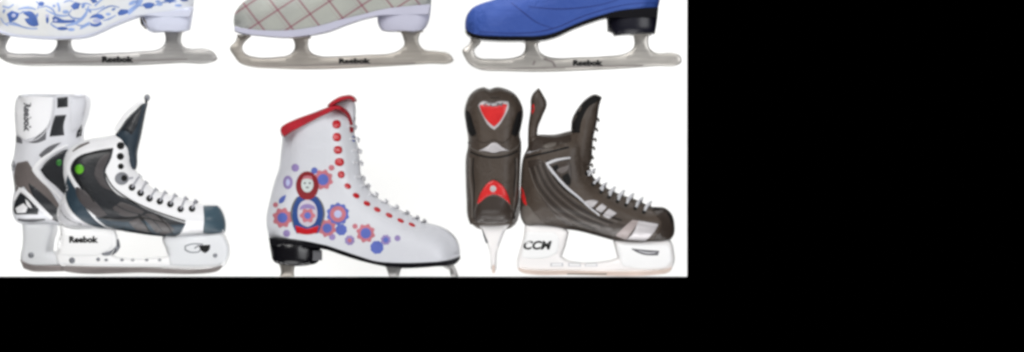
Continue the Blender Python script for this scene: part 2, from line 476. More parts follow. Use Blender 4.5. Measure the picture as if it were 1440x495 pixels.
pl, pboot, psole, pheel, pbl = build_top("figure skate with grey boot crossed by thin red diamond plaid lines", 320, fx2, dy2, sole2_top, top2, heel2, sole2_top[::-1]+sole2_bot[::-1],
    blade2, (plaid_mat, M_lilac2, M_lilac2, M_steelw), "Reebok", (320+683/4.364, 358/4.364, 320+880/4.364, 390/4.364),
    [(320+62/4.364, 49, 320+140/4.364, 51.5), (320+380/4.364, 51.5, 320+510/4.364, 54), (320+1040/4.364, 43, 320+1200/4.364, 45)])
# --- blue-print skate (first in the top row, its toe cut by the frame)
Za = lambda p: Z4(0, p)
s1t = Za([(1184, 60), (1000, 70), (880, 90), (800, 100), (700, 140), (600, 190), (500, 214), (340, 220), (200, 214), (60, 200), (0, 182), (-28, 160)])
s1b = Za([(-28, 190), (0, 205), (60, 222), (200, 238), (340, 246), (450, 243), (530, 235), (600, 212), (700, 167), (800, 127), (880, 104), (1000, 112), (1178, 110)])
blade1 = Za([(-6, 205), (-14, 240), (-48, 290), (-30, 330), (0, 356), (60, 388), (150, 403), (400, 404), (600, 404), (850, 400), (1100, 387), (1310, 379), (1335, 360), (1310, 320), (1268, 300),
             (1152, 296), (1118, 275), (1110, 240), (1124, 185), (1002, 185), (1016, 230), (1010, 268), (980, 298), (850, 316), (700, 324), (500, 324), (455, 310), (439, 280), (436, 236), (346, 236),
             (350, 270), (336, 300), (308, 326), (200, 328), (80, 326), (45, 314), (35, 290), (42, 262), (72, 214)])
heel1 = Za([(862, 104), (880, 145), (905, 182), (930, 198), (1010, 198), (1150, 190), (1168, 178), (1182, 100), (1190, 40), (1000, 70), (880, 86)])
fx1, dy1 = 272.5+374.5+3, -318
top1 = shaft(fx1, dy1, Za([(-36, 110), (-26, 60), (0, 10), (50, -30), (140, -66)]), Za([(1192, -20)]))
bp, bboot, bsole, bheel, bbl = build_top("figure skate with cream and lilac boot printed with cobalt blue flowers", 0, fx1, dy1, s1t, top1, heel1, s1t[::-1]+s1b[::-1],
    blade1, (M_fig1, M_lilac, M_lilac, M_steel), "Reebok", (626/4.364, 345/4.364, 822/4.364, 384/4.364),
    [(-5/4.364, 47, 70/4.364, 49.5), (340/4.364, 54, 440/4.364, 56.5), (990/4.364, 43, 1130/4.364, 45)])
stroke(bp, "shaded_heel_breast", [Za([(872, 106), (884, 140), (905, 176)])], [5, 9, 4], M_brown, [bheel, bsole], t=.5)  # front face of the heel, its shadow put into the grey-brown colour
P1 = lambda l: [Za(q) for q in l]
overlay(bp, "flower_print", P1([[(48, 88), (80, 68), (128, 84), (118, 112), (92, 132), (66, 138)], [(150, 84), (185, 70), (218, 84), (248, 158), (215, 166), (180, 150), (160, 118), (190, 112)],
     ell(262, 26, 18, 14), [(442, 40), (470, 14), (502, 24), (492, 56), (462, 64)], [(560, 0), (590, -18), (606, 16), (578, 24)],
     [(556, 118), (580, 94), (630, 92), (652, 112), (630, 122), (600, 112)], [(560, 140), (590, 150), (628, 136), (634, 152), (596, 168), (564, 160)],
     ell(392, 178, 34, 11), [(330, 110), (352, 104), (400, 124), (470, 122), (470, 140), (400, 146), (336, 142)], ell(300, 124, 9, 24),
     [(728, 82), (748, 60), (790, 62), (800, 80), (760, 96), (736, 98)], [(880, 30), (920, 18), (956, 26), (940, 50), (900, 56)], [(1010, 4), (1050, -12), (1090, 0), (1050, 24)], ell(1135, 2, 24, 9)]),
     M_b1, [bboot, bsole], t=.25, off=.2, step=2)
overlay(bp, "pale_flower_print", P1([strip([(410, 160), (480, 140), (530, 96), (552, 40)], [8, 22, 20, 8]), strip([(790, 84), (830, 52), (866, 20), (880, -10)], [30, 26, 26, 16]),
     strip([(500, 180), (530, 160), (560, 140)], [10, 20, 12]), ell(412, 76, 20, 12), strip([(360, 20), (372, 50), (372, 74)], 14), strip([(120, 60), (180, 50), (230, 62)], [8, 16, 8]),
     ell(446, 184, 22, 10), strip([(590, 40), (620, 10), (660, -20)], 12), strip([(10, 110), (28, 140), (60, 160)], 8), ell(985, 30, 20, 10), strip([(530, 60), (600, 60), (650, 40)], 8), strip([(66, 150), (120, 160), (180, 176), (240, 178)], 9), strip([(290, 62), (330, 84), (380, 100), (440, 96)], [6, 12, 14, 6]), ell(820, 20, 26, 12, -.5), ell(672, 90, 16, 9), strip([(20, 40), (60, 50), (90, 30)], 10), ell(1100, 36, 22, 8)]),
     M_b2, [bboot, bsole], t=.2, off=.15, step=2)
overlay(bp, "flower_heart", P1([ell(602, 130, 24, 14), ell(92, 98, 14, 12), ell(350, 128, 12, 8), ell(300, 100, 12, 10)]), M_b3, [bboot, bsole], t=.3, off=.5, step=2)
M_b4 = mat("mid_cobalt_ink", (134, 158, 212), .5, var=.2, vscale=60)
for q in ([(40, 150), (80, 140), (110, 150), (150, 168), (200, 176)], [(250, 50), (290, 40), (330, 60), (350, 92), (340, 110)], [(450, 60), (430, 90), (450, 112), (500, 116), (540, 96)], [(640, 130), (680, 118), (720, 96)],
          [(500, 30), (540, 24), (570, 36)], [(470, 150), (500, 160), (560, 156)], [(800, 70), (850, 40), (890, 40)], [(950, 40), (990, 22), (1030, 14), (1090, 14)], [(130, 90), (150, 74), (190, 78)], [(340, 130), (320, 150), (350, 170), (400, 186)],
          [(400, 20), (430, 6), (460, 14)], [(230, 10), (250, 30), (240, 60)], [(600, 90), (640, 60), (690, 40), (740, 50)]):
    stroke(bp, "stem_print", [Za(q)], [1.2, 2.6, 1.2], M_b4, [bboot, bsole], t=.2, off=.18)
for q in (ell(520, 40, 10, 16, .6), ell(560, 70, 8, 14, -.4), ell(705, 60, 14, 8, -.5), ell(236, 100, 8, 18, .3), ell(340, 40, 10, 8), ell(975, 12, 16, 8), ell(850, 14, 12, 18, .5), ell(30, 70, 8, 14, .3)):
    overlay(bp, "petal_print", [Za(q)], M_b4, [bboot, bsole], t=.2, off=.22, step=2)
up = []; upp = []
for k in range(34):                                    # the print carries on over the rest of the boot
    x, y = random.uniform(60, 262), random.uniform(-150, -12)
    B = resample(s1t+top1, 6, 60)
    if inside(np.array([[x, y]]), B)[0] and segdist(np.array([[x, y]]), B, np.roll(B, -1, 0))[0] > 12:
        (up if k % 2 else upp).append(leafs(x, y, random.uniform(5, 10), random.uniform(2.5, 4.5), random.uniform(0, 3.1)))
overlay(bp, "flower_print", up, M_b1, [bboot], t=.25, off=.2); overlay(bp, "pale_flower_print", upp, M_b2, [bboot], t=.2, off=.15)
# --- blue skate (third in the top row)
Zc = lambda p: Z4(640, p)
s3t = Zc([(1244, 42), (1100, 50), (1000, 62), (900, 88), (800, 120), (700, 160), (600, 200), (520, 216), (400, 219), (250, 217), (130, 208), (62, 178)])
s3b = Zc([(60, 196), (80, 226), (130, 246), (250, 258), (400, 260), (540, 256), (620, 236), (720, 190), (820, 152), (930, 120), (1060, 120), (1236, 116)])
blade3 = Zc([(96, 236), (86, 270), (44, 310), (58, 350), (90, 396), (150, 426), (300, 436), (550, 441), (800, 432), (1000, 423), (1250, 406), (1360, 401), (1388, 380), (1380, 342), (1342, 326),
             (1222, 320), (1190, 290), (1185, 245), (1194, 200), (1086, 200), (1100, 250), (1095, 290), (1060, 322), (900, 346), (750, 352), (620, 356), (552, 341), (515, 310), (512, 244), (422, 244),
             (430, 290), (415, 330), (370, 351), (200, 361), (150, 356), (122, 335), (116, 308), (150, 270), (162, 240)])
heel3 = Zc([(930, 112), (934, 196), (960, 204), (975, 224), (1010, 220), (1225, 210), (1236, 150), (1248, 44), (1100, 56), (1000, 70)])
fx3, dy3 = 928+374.5-1, -310
top3 = shaft(fx3, dy3, Zc([(62, 130), (74, 88), (110, 46), (160, 22), (230, 0), (330, -40)]), Zc([(1256, -10)]))
bs, blboot, blsole, blheel, blbl = build_top("figure skate with plain royal blue boot and black sole and heel", 640, fx3, dy3, s3t, top3, heel3, s3t[::-1]+s3b[::-1],
    blade3, (M_blue, M_blk, M_navyblk, M_steelp), "Reebok", (640+722/4.364, 368/4.364, 640+908/4.364, 404/4.364),
    [(640+96/4.364, 54, 640+160/4.364, 57), (640+415/4.364, 57, 640+520/4.364, 60), (640+1076/4.364, 47, 640+1204/4.364, 50)])
stroke(bs, "seam", [Zc([(345, 20), (420, 80), (500, 140), (600, 176)]), Zc([(450, 44), (620, 58), (760, 52), (900, 30), (1000, 0)]), Zc([(150, 196), (300, 206), (480, 202), (620, 172), (760, 112), (900, 66), (1060, 30), (1230, 18)])], [1.0, 1.8, 1.4, .8], M_seamblue, [blboot], t=.4)
stroke(bs, "blade_marking", [Zc([(545, 360), (600, 380), (616, 414)]), Zc([(490, 372), (478, 400)])], 3.2, M_dsteel, [blbl], t=.15)

# --- white skate with the nesting doll (lower row, middle)
base5 = (512, 389, 0)
d5 = Thing("figure_skate", "white figure skate with red collar and printed nesting doll among red and blue flowers", "ice skate", base5)
bot5 = FIG[6:18]
sA = np.array(bot5[:-1], float); sB = np.array(bot5[1:], float)
boot5 = Solid(d5, "boot", FIG, M_wl, 39, 36, flat=lambda a, b: segdist(np.array([[a, b]]), sA, sB)[0] < 1.5 or (b < 180 and a < 480 and b < 181-(a-396)*.4), mod=figmod, sharp=60, smooth=14)
sole5 = Solid(d5, "sole", [(377.5, 333), (406, 334), (433, 338.5), (448, 341), (461, 343.6), (479, 350), (506, 359), (528, 365.5), (556.6, 368), (599, 367.5), (627, 365), (647, 359), (648, 363), (639, 371.7),
     (613, 374.8), (556.6, 377), (537, 374), (517, 369.5), (500, 365), (479, 358), (457, 351), (430, 349), (380, 347)], M_blk, 39, 2.2, smooth=0, rings=(.6, 1.6), grid=7, mod=figmod, sharp=50)
heel5 = Solid(d5, "heel", [(378, 336), (381, 354), (384.5, 367), (390, 370.5), (439, 372), (447, 368.5), (452, 356), (450, 350), (430, 343), (400, 338)], M_blk, 40, 2.5, smooth=2, rings=(.6, 1.6), grid=4,
    mod=lambda x, y: math.sqrt(max(.05, 1-((x-410)/46)**2)))
slab(d5, "heel_plate", 440, 352, 452.5, 366, -30, 30, mat("grey_heel_breast", (96, 96, 100), .5), heel5.o)
bl5 = Solid(d5, "blade", [(390, 366), (395, 381), (393.5, 389), (414, 389), (413.6, 379), (418, 366)], M_steelw, 4, 2, smooth=0, rings=(.7, 1.6))
st5 = Solid(d5, "stanchion", [(540, 372), (543, 377), (547, 389), (561, 389), (564, 379), (570, 372)], M_steel, 4, 2, smooth=0, rings=(.7, 1.6), parent=bl5.o)
tp5 = Solid(d5, "toe_arm", [(620, 370), (624, 375.5), (632, 380), (634, 389), (645, 389), (641, 378), (636, 369)], M_steel, 4, 2, smooth=0, rings=(.7, 1.6), parent=bl5.o)
# tongue rising behind the collar
tong5 = Solid(d5, "tongue", [(462, 158), (467, 149), (474, 142), (483, 138), (494, 136), (499, 144), (500, 170), (498, 195), (480, 195)], M_hg, 20, 8, smooth=3, sharp=60)
Solid(d5, "tongue_trim", strip([(462, 151), (470, 144.5), (478, 140), (486, 137.6), (493, 137), (497, 139), (499.5, 143.5)], [7, 8, 8, 8, 7.5, 7, 6]), M_red, 40, 1.8, smooth=0, rings=(.6, 1.8), grid=3, raw=True, parent=tong5.o)
Solid(d5, "collar_trim", [(396, 191), (394.8, 181), (398, 176.5), (412, 169), (430, 162), (450, 155), (465, 149), (474, 147.5), (482, 150), (490, 156), (495.5, 165), (498, 176), (498, 188), (495, 189.5), (491.5, 186),
    (491, 173), (487, 163), (480, 157), (473, 155), (465, 159), (450, 166.5), (430, 177), (412, 185.5), (400, 192)], M_red, 44, 1.6, smooth=0, rings=(.6, 1.8), grid=3, sharp=60, parent=boot5.o,
    mod=lambda x, y: 1 if x < 480 else 1-.62*min(1, (x-480)/16))
overlay(d5, "lace_hook", [ell(497.5, 167, 2.6, 5)], M_rivet, [boot5]); overlay(d5, "heel_tab", [ell(498, 195, 2.6, 4.5)], M_fb, [boot5])
ey5 = [(474, 175, 5.6, 5.4), (474.5, 193, 5.6, 5.4), (476, 211, 5.8, 5), (478, 228, 6.2, 5), (480.5, 245.5, 4.6, 4.6), (489.6, 261.7, 4.6, 4), (501.5, 275, 4.8, 3.8), (516.5, 286, 5, 3.6), (531, 294.5, 5, 3.4),
       (547.6, 302.5, 5, 3.2), (563.8, 310, 4.8, 2.9), (579.6, 315.7, 4.8, 2.6)]
for i, (x, y, a, b) in enumerate(ey5):
    cr, sr = (1, 0) if i < 5 else (.9, .43)
    b = b if i < 5 else b*.8
    overlay(d5, "eyelet", [[(x+u*cr-v*sr, y+u*sr+v*cr) for u, v in ((-a, -b*.5), (-a*.6, -b), (a*.6, -b), (a, -b*.5), (a, b*.5), (a*.6, b), (-a*.6, b), (-a, b*.5))]], M_redp, [boot5], t=1.1, step=2, sharp=80)
edge5 = [(499, 178), (503, 196), (506, 212), (508, 229), (511, 250), (518, 261), (529, 273), (543, 283), (558, 291), (573, 299), (587, 306), (597, 311)]
laces(d5, [(a*.35+b[0]*.65, c*.35+b[1]*.65) for (a, c, _, _), b in zip(ey5, edge5)], edge5, 1.5, M_lace, 0, boot5)
lp = []
for i, (x, y) in enumerate(edge5):                    # bows of lace standing off the front edge
    for s in (-1, 1): lp.append([(x-1, y-3, s*7), (x+2.6, y, s*3.5), (x+1, y+4, 0)])
v, f = tube(lp, 1.2); d5.mesh("lace_loop", v, f, M_lace)
overlay(d5, "seam_strip", [strip([(466, 160), (467, 200), (470, 245), (492, 275), (530, 303), (575, 322), (600, 322)], 1.0)], M_hg, [boot5], t=.35, raw=True)
overlay(d5, "doll_coat", [[(412, 300), (414, 288), (420, 276), (446, 276), (453, 288), (456, 302), (454, 316), (448, 328), (418, 328), (412, 314)]], M_db, [boot5], t=.2, off=.15)
overlay(d5, "doll_apron", [[(419.5, 300), (423, 286), (433, 280), (443, 286), (447, 300), (443.5, 313), (433.5, 319), (423, 313)]], mat('apron_ink', (206, 200, 212), .5), [boot5], t=.2, off=.6)
overlay(d5, "doll_skirt", [[(416, 317), (424, 319), (433, 321.5), (442, 319), (449, 317), (447, 327), (433, 329.5), (418, 327)]], M_redp, [boot5], t=.2, off=.75)
overlay(d5, "doll_scarf", [ell(433, 261, 16, 20)], M_dred, [boot5], t=.2, off=.8)
overlay(d5, "doll_face", [ell(433, 259.5, 8.6, 11)], M_face, [boot5], t=.2, off=1.25)
overlay(d5, "doll_hair", [[(425, 254), (428, 248), (433, 247), (439, 248), (441, 254), (436, 251.5), (429, 251.5)]], M_pink, [boot5], t=.15, off=1.7, step=1.5)
overlay(d5, "doll_features", [ell(429.5, 257.5, 1.8, 1.3, n=8), ell(436.5, 257.5, 1.8, 1.3, n=8), ell(433, 263.5, 2.4, 1.1, n=8)], M_inkg, [boot5], t=.1, off=1.7, step=1)
def flower(x, y, r, mo, mi, ri=.5, pet=8, wav=.11):
    overlay(d5, "flower_print", [ell(x, y, r*.92, n=48, wav=wav, pet=pet, rot=.3)], mo, [boot5], t=.15, off=.2, step=3, sharp=80)
    if mi: overlay(d5, "flower_heart", [ell(x, y, r*ri, n=14)], mi, [boot5], t=.15, off=.55)
flower(398, 306, 14.5, M_pink, M_fb, .5); flower(455, 252.5, 14.5, M_pink, M_fb, .55); flower(467, 236, 4.5, M_pink, None, wav=.06); flower(468, 333, 5, M_pur, None, wav=.06); flower(404, 328, 5.5, M_pur, None, wav=.06); flower(500, 318, 4, M_pink, None, wav=.06); flower(388, 288, 4, M_pink, None, wav=.06); flower(416, 236, 6, M_pur, None, wav=.05); flower(476, 300.8, 16.5, M_fb, M_pink, .68, 10, .08)
overlay(d5, "flower_heart", [ell(476, 300.8, 5.4)], M_b3, [boot5], t=.15, off=.95)
flower(461, 320.6, 13, M_pink, M_fb, .52); flower(480.6, 322.8, 8.6, M_fb, None, wav=.05); flower(492.5, 337.6, 7.4, M_pur, M_pink, .4, wav=.06); flower(515, 327.7, 13.5, M_pink, M_fb, .56)
flower(530.7, 347.5, 10, M_fb, None, wav=.04); flower(543.2, 337, 7.6, M_pur, M_fb, .5, wav=.08); flower(559.5, 334.7, 4.6, M_pur, None, wav=.06); flower(443, 240, 5, M_fb, None, wav=.06)
overlay(d5, "flower_print", [ell(405.5, 256.5, 7, 9.6)], M_pur, [boot5], t=.15, off=.2); overlay(d5, "flower_heart", [ell(405.5, 256.5, 3, 5)], M_b3, [boot5], t=.15, off=.55)
overlay(d5, "flower_print", [leafs(398, 280, 8, 3.6, -.9)], M_fb, [boot5], t=.15, off=.2)
overlay(d5, "apron_frill", [[(424, 290), (433, 286.5), (443, 290), (445, 295), (434, 293), (422, 295)]], M_pur, [boot5], t=.15, off=.95)
overlay(d5, "doll_outline", [strip([(414, 316), (410.5, 302), (413, 288), (419, 277)], [1.5, 2.6, 2.6, 1.5]), strip([(452, 316), (456.5, 302), (454, 288), (447, 277)], [1.5, 2.6, 2.6, 1.5])], M_inkg, [boot5], t=.15, off=.5, raw=True)
overlay(d5, "flower_print", [ell(433.5, 303, 10, 9.5, wav=.14, n=40, pet=6)], M_pink, [boot5], t=.15, off=1.0, sharp=80); overlay(d5, "flower_heart", [ell(433.5, 303, 4.8, 4.8)], M_fb, [boot5], t=.15, off=1.3)

# ------------------------------------------------------------------ white hockey skate, front one of the pair
h4 = Thing("hockey_skate", "white and charcoal hockey skate lying side on with slate toe cap and green dot", "ice skate", (200, 382, 0), "white hockey skates")
tong4 = Solid(h4, "tongue", [(160, 192), (168.5, 180.5), (177, 168), (191, 154), (202.5, 145), (207.5, 146), (205, 158), (202.5, 171), (198, 193.6), (193.6, 213), (192, 236), (185, 246), (176, 220)], M_tea2, 24, 12, smooth=4, sharp=60)
overlay(h4, "tongue_lining", [strip([(163, 184), (174, 166), (188, 151.5), (201, 142.5)], 4.5)], M_hw, [tong4], raw=True, t=1)
overlay(h4, "tongue_dark_panel", [[(168, 184), (178, 170), (191, 157), (201, 148), (198, 162), (192, 180), (186, 190), (178, 184)]], M_dark, [tong4], t=.5)  # darker left part of the tongue's colour
tab = Solid(h4, "pull_tab", ell(206.8, 137.5, 4.2, 4.8), M_rivet, 4, 4, grid=3, rings=(.7, 1.6), parent=tong4.o)
slab(h4, "pull_cord", 203.8, 139, 207.4, 149, -2, 2, M_dark, tong4.o)
O4 = [(92, 217), (101, 206), (112, 200.5), (128, 195.5), (150, 192), (165, 188.5), (177, 189.5), (184, 196), (187, 213), (187, 232), (192, 240), (203, 254), (217, 266), (242, 275), (257, 279), (273, 284),
      (285, 288), (307, 288), (314, 298), (318.5, 315), (317, 326.5), (308, 329.5), (286, 330), (262, 332), (250, 333), (219, 331.5), (188, 327), (160, 323.5), (130, 321), (110, 322), (90, 318), (82, 311), (80, 298), (85, 284), (92, 268), (89, 242)]
m4 = lambda x, y: 1-.1*math.exp(-((y-225)/30)**2)+.08*math.exp(-((x-230)/50)**2)-.15*max(0, (x-270)/50)**2
boot4 = Solid(h4, "boot", O4, M_hw, 37, 30, mod=m4, smooth=10, sharp=60)
overlay(h4, "toe_cap", [[(286, 289), (306, 289), (313, 298), (317.5, 315), (316.5, 325.5), (306, 328.5), (286, 328), (288, 308)]], M_cap, [boot4], t=1.3)
overlay(h4, "quarter_panel", [[(161, 208), (146, 210), (128, 214), (113, 219), (104, 227), (100, 238), (106, 252), (116, 266), (126, 284), (135, 302), (145, 315), (165, 323), (190, 327.5), (219, 331.5), (240, 332.5),
     (252, 330), (262, 314), (240, 307), (222, 300), (203, 292), (183, 281), (166, 272), (154, 258), (150, 242), (158, 222)]], M_dark, [boot4], t=.9)
overlay(h4, "heel_panel", [[(96, 246), (102, 256), (112, 272), (122, 292), (136, 310), (150, 320), (165, 323), (132, 318), (112, 307), (97, 288), (92, 268)]], M_teal, [boot4], t=.7)
overlay(h4, "sole_panel", [[(133, 304), (150, 309), (180, 312), (210, 310), (235, 316), (262, 315), (252, 329), (240, 331.5), (219, 330.5), (188, 326.5), (165, 322), (145, 314)]], M_teal, [boot4], t=.35, off=1.15)
overlay(h4, "brown_panel", [[(148, 218), (157, 215), (152, 228), (147, 240), (150, 255), (160, 268), (145, 262), (134, 245), (139, 228)], [(108, 262), (120, 268), (138, 286), (152, 302), (140, 306), (122, 292), (110, 276)],
     [(160, 292), (172, 284), (190, 290), (205, 298), (190, 304), (170, 302)], [(200, 304), (212, 300), (228, 306), (246, 322), (238, 329), (222, 328), (212, 316)], [(182, 312), (196, 306), (206, 318), (212, 327), (196, 325)]],
     M_brd, [boot4], t=.35, off=1.5)
stroke(h4, "panel_line", [[(160, 204), (140, 207), (118, 211), (102, 220), (96, 236), (102, 253), (113, 270), (124, 290), (136, 307), (148, 318)]], [2.5, 3, 4, 4.5, 5, 4, 3.2, 3, 2.5, 2], M_hw, [boot4], t=.5, off=1.1)
stroke(h4, "panel_line", [[(120, 256), (134, 275), (150, 290), (170, 300)], [(152, 280), (180, 296), (212, 306), (230, 326)]], 1.4, M_dark, [boot4], t=.3, off=2.0)
stroke(h4, "panel_line", [[(158, 212), (140, 214), (122, 218), (109, 226), (105, 238), (112, 252), (124, 268), (134, 284)], [(150, 244), (160, 262), (182, 279), (208, 292), (240, 304), (262, 311)], [(140, 306), (170, 308), (200, 306), (236, 314)], [(196, 300), (206, 316), (212, 328)], [(222, 302), (240, 322), (244, 331)]], 1.6, M_ink, [boot4], t=.3, off=1.9)
stroke(h4, "panel_line", [[(103, 213), (113, 206), (127, 200)]], [2, 4, 2.5], M_brg, [boot4], t=.3)
overlay(h4, "heel_trim", [[(84, 290), (92, 284), (95, 296), (104, 306), (118, 314), (132, 319), (112, 319), (92, 315), (84, 308)]], M_line, [boot4], t=.6)
stroke(h4, "heel_trim_line", [[(86, 294), (90, 302), (100, 310), (116, 316)]], 1.6, M_inkg, [boot4], t=.4, off=.8)
overlay(h4, "green_emblem", [ell(113.4, 238, 6.4, 7)], M_green, [boot4], t=1.3, off=1.4)
ey4 = [(170.8, 205, 5.4), (170.5, 220, 5), (171.2, 234, 4.2), (187, 263.6, 4.8), (199, 271.5, 4.8), (211.5, 279, 4.8), (226, 283, 4.8), (240.7, 287, 4.8), (255, 294, 4.6), (271, 293.3, 4.8)]
for x, y, r in ey4: overlay(h4, "eyelet", [ell(x, y, r, n=14)], M_ink, [boot4], t=.8, step=2)
overlay(h4, "lace_lock", [ell(172.7, 251, 9.6, 9)], M_rivet, [boot4], t=1.6); overlay(h4, "lace_lock_hub", [ell(176, 250.5, 4.2, 4.4)], M_ink, [boot4], t=.5, off=1.9)
ed4 = [(188, 250), (196, 248), (205, 257), (219, 267), (232, 271), (246, 275), (261, 279), (275, 283)]
laces(h4, [(181, 251)]+[e[:2] for e in ey4[3:]], ed4, 1.5, M_laceg, 0, boot4)
lp = [[(x-4, y+5, -9), (x, y-2.5, -5), (x+3, y+1, 0), (x+1, y+4, 6)] for x, y in ed4]; v, f = tube(lp, 1.3); h4.mesh("lace_loop", v, f, M_laceg)
# holder and runner
hh4 = Solid(h4, "blade_holder", [(84, 314), (100, 318), (160, 321), (165, 330), (166, 348), (158, 358), (166, 361), (225, 361), (236, 359), (233, 350), (228, 335), (232, 328), (280, 328), (312, 326), (319, 336), (323, 348), (321, 364),
     (313, 376), (296, 379), (200, 379), (110, 379), (90, 376), (81, 368), (78.5, 359), (84, 345)], M_hold, 13, 7, smooth=3, sharp=60)
overlay(h4, "toe_pillar_facing", [[(229, 334), (270, 330), (312, 330), (318, 338), (321, 348), (319, 362), (311, 372), (270, 374), (240, 372), (237, 359), (234, 348)]], M_holdg, [hh4], t=.6)
overlay(h4, "heel_pillar_facing", [[(86, 328), (120, 326), (158, 328), (158, 348), (140, 358), (120, 360), (84, 358), (81, 352)]], M_hold, [hh4], t=.6)
run4 = Solid(h4, "runner", [(86, 374), (200, 376), (296, 377), (314, 373), (308, 380), (296, 383.5), (200, 383.5), (100, 383), (90, 380)], M_dsteel, 2.6, 1.5, smooth=0, rings=(.7,), yc=-12)
stroke(h4, "pillar_curve", [[(166, 336), (167, 346), (160, 354), (146, 357), (143, 351)]], [3, 6, 7, 6, 3], M_rivet, [hh4], t=.5)
for x in (187, 206.7, 225, 150, 172): overlay(h4, "runner_slot", [ell(x, 365.5, 2.6, 2)], M_rivet, [hh4], t=.2)
stroke(h4, 'holder_rib', [[(84, 370), (120, 371.5), (200, 372), (300, 371), (317, 366)]], 1.2, M_holdg, [hh4], t=.3)
for x, y, r in ((102, 366, 4.4), (138.7, 364.6, 2.8), (303, 359, 3.8)): overlay(h4, "rivet", [ell(x, y, r, n=12)], M_rivet, [hh4], t=1, step=2)
text(h4, "Reebok", 98, 332, 139, 341.5, M_ink, [hh4], bold=.06, t=1.1)
stroke(h4, "holder_emblem", [[(286, 343.5), (270, 343), (261, 346), (261, 351), (268, 354.5), (280, 354), (284, 349)], [(274, 349), (280, 345)]], 2.2, M_rivet, [hh4], t=.3, off=.9)
overlay(h4, "holder_emblem_mark", [[(280, 345), (296, 344), (295, 351), (289, 356), (283, 352)]], M_ink, [hh4], t=.3, off=1.0)

# back one of the pair, turned so its heel faces the viewer
g4 = Thing("hockey_skate", "white hockey skate seen from behind with lettered tendon guard, standing behind its side-on mate", "ice skate", (48, 382, 85), "white hockey skates")
Y4 = 85
K4 = [(17, 142), (20, 135), (26, 132.5), (60, 131.5), (100, 132), (117, 133), (120, 138), (117.5, 162), (112, 178), (111, 196), (118, 215), (120, 260), (112, 300), (95, 318), (68, 316), (20, 313), (13, 302), (12.5, 284), (15, 264), (13, 248), (11, 234), (15, 214), (17, 191), (15.5, 160)]
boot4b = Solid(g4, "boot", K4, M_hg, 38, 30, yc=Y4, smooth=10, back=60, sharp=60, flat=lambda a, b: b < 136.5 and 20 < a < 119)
loft(g4, "boot_foot", [(Y4+20, 72, 200, 314, 44), (Y4+70, 95, 222, 316, 42), (Y4+120, 118, 250, 318, 39), (Y4+165, 138, 270, 320, 35), (Y4+190, 150, 288, 320, 24)], M_hw, boot4b.o)
overlay(g4, "tendon_guard", [[(20, 142), (25, 137), (60, 135), (72, 137), (70, 160), (64, 178), (48, 192), (30, 197), (21, 188), (19, 165)]], M_hw, [boot4b], t=1.2)
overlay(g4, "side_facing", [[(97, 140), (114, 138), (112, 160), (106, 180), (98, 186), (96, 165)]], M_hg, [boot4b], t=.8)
overlay(g4, "black_patch", [[(78, 137), (93, 135.5), (93, 150), (78, 151.5)], [(75, 162), (91, 161), (87, 176), (88, 190), (67, 192), (70, 178)], [(105, 186), (112, 174), (111, 190), (104, 194)]], M_dark, [boot4b], t=.7, step=2)
overlay(g4, "grey_patch", [[(18, 190), (27, 196), (28, 202), (19, 200)], [(37, 200), (52, 190), (63, 180), (62, 196), (48, 201)], [(52, 218), (66, 206), (84, 200), (72, 210), (58, 224)]], M_inkg, [boot4b], t=.6, step=2, off=.3)
overlay(g4, "heel_panel", [[(20, 229), (36, 226), (44, 238), (54, 252), (72, 274), (84, 300), (80, 312), (68, 308), (46, 282), (30, 262), (18, 270), (15, 250)]], M_brg, [boot4b], t=.8)
overlay(g4, "ankle_panel", [[(54, 239), (62, 228), (76, 217), (91, 210), (100, 212), (100, 272), (90, 276), (76, 262), (62, 250)]], M_dark, [boot4b], t=1)
overlay(g4, "side_panel", [[(36, 256), (48, 264), (62, 276), (76, 290), (84, 300), (90, 312), (76, 312), (62, 298), (44, 278)]], M_dark, [boot4b], t=1, off=.3)
stroke(g4, "panel_line", [[(93, 204), (74, 213), (56, 226), (46, 238), (56, 252), (72, 268), (84, 280)]], [3, 4, 6, 8, 5, 3, 2], M_hw, [boot4b], t=.5, off=1.3)
overlay(g4, "heel_emblem", [[(24, 272), (30, 270), (40, 282), (52, 294), (50, 302), (18, 302), (15, 296), (17, 284)]], M_dark, [boot4b], t=.8, off=.4)
stroke(g4, "emblem_stripe", [[(16, 282), (24, 266), (36, 274), (52, 290), (70, 308)]], [3, 6, 6, 6, 4], M_hw, [boot4b], t=.5, off=1.4)
overlay(g4, "emblem_stripe", [[(18, 293), (30, 286), (36, 292), (33, 299), (20, 300)], [(33, 280), (38, 285), (42, 293), (36, 290)]], M_hw, [boot4b], t=.3, off=1.5, step=2)
stroke(g4, "sole_line", [[(21, 309), (36, 311), (60, 309)]], [3, 5, 2], M_inkg, [boot4b], t=.4, off=.5)
overlay(g4, "green_emblem", [ell(80.5, 228.5, 3.8, 4.8)], M_dkgreen, [boot4b], t=.6, off=1.4, step=2)
overlay(g4, "ankle_stud", [ell(14.5, 233, 3.4, 7)], M_rivet, [boot4b], t=.8)
text(g4, "Reebok", 30, 144, 41, 185, M_inkg, [boot4b], rot=90, bold=.06, t=1.8)
stroke(g4, "cuff_edge_shade", [[(22, 136), (50, 134), (76, 134)], [(95, 134.5), (116, 136), (117, 146), (114, 162)]], 1.6, M_line, [boot4b], t=.4, off=1.2)  # grey edge tone painted on so the overexposed cuff still reads
stroke(g4, "guard_seam", [[(22, 190), (34, 199), (50, 195), (64, 181), (72, 164), (74, 140)]], 1.6, M_line, [boot4b], t=.3, off=1.4)
hb4 = Solid(g4, "blade_holder", [(26, 310), (69, 310), (70, 325), (66, 340), (64, 354), (78, 362), (80, 376), (60, 379), (40, 379), (27, 374), (24, 363), (27, 345)], M_holdg, 16, 8, yc=Y4, smooth=3, back=120, sharp=60)
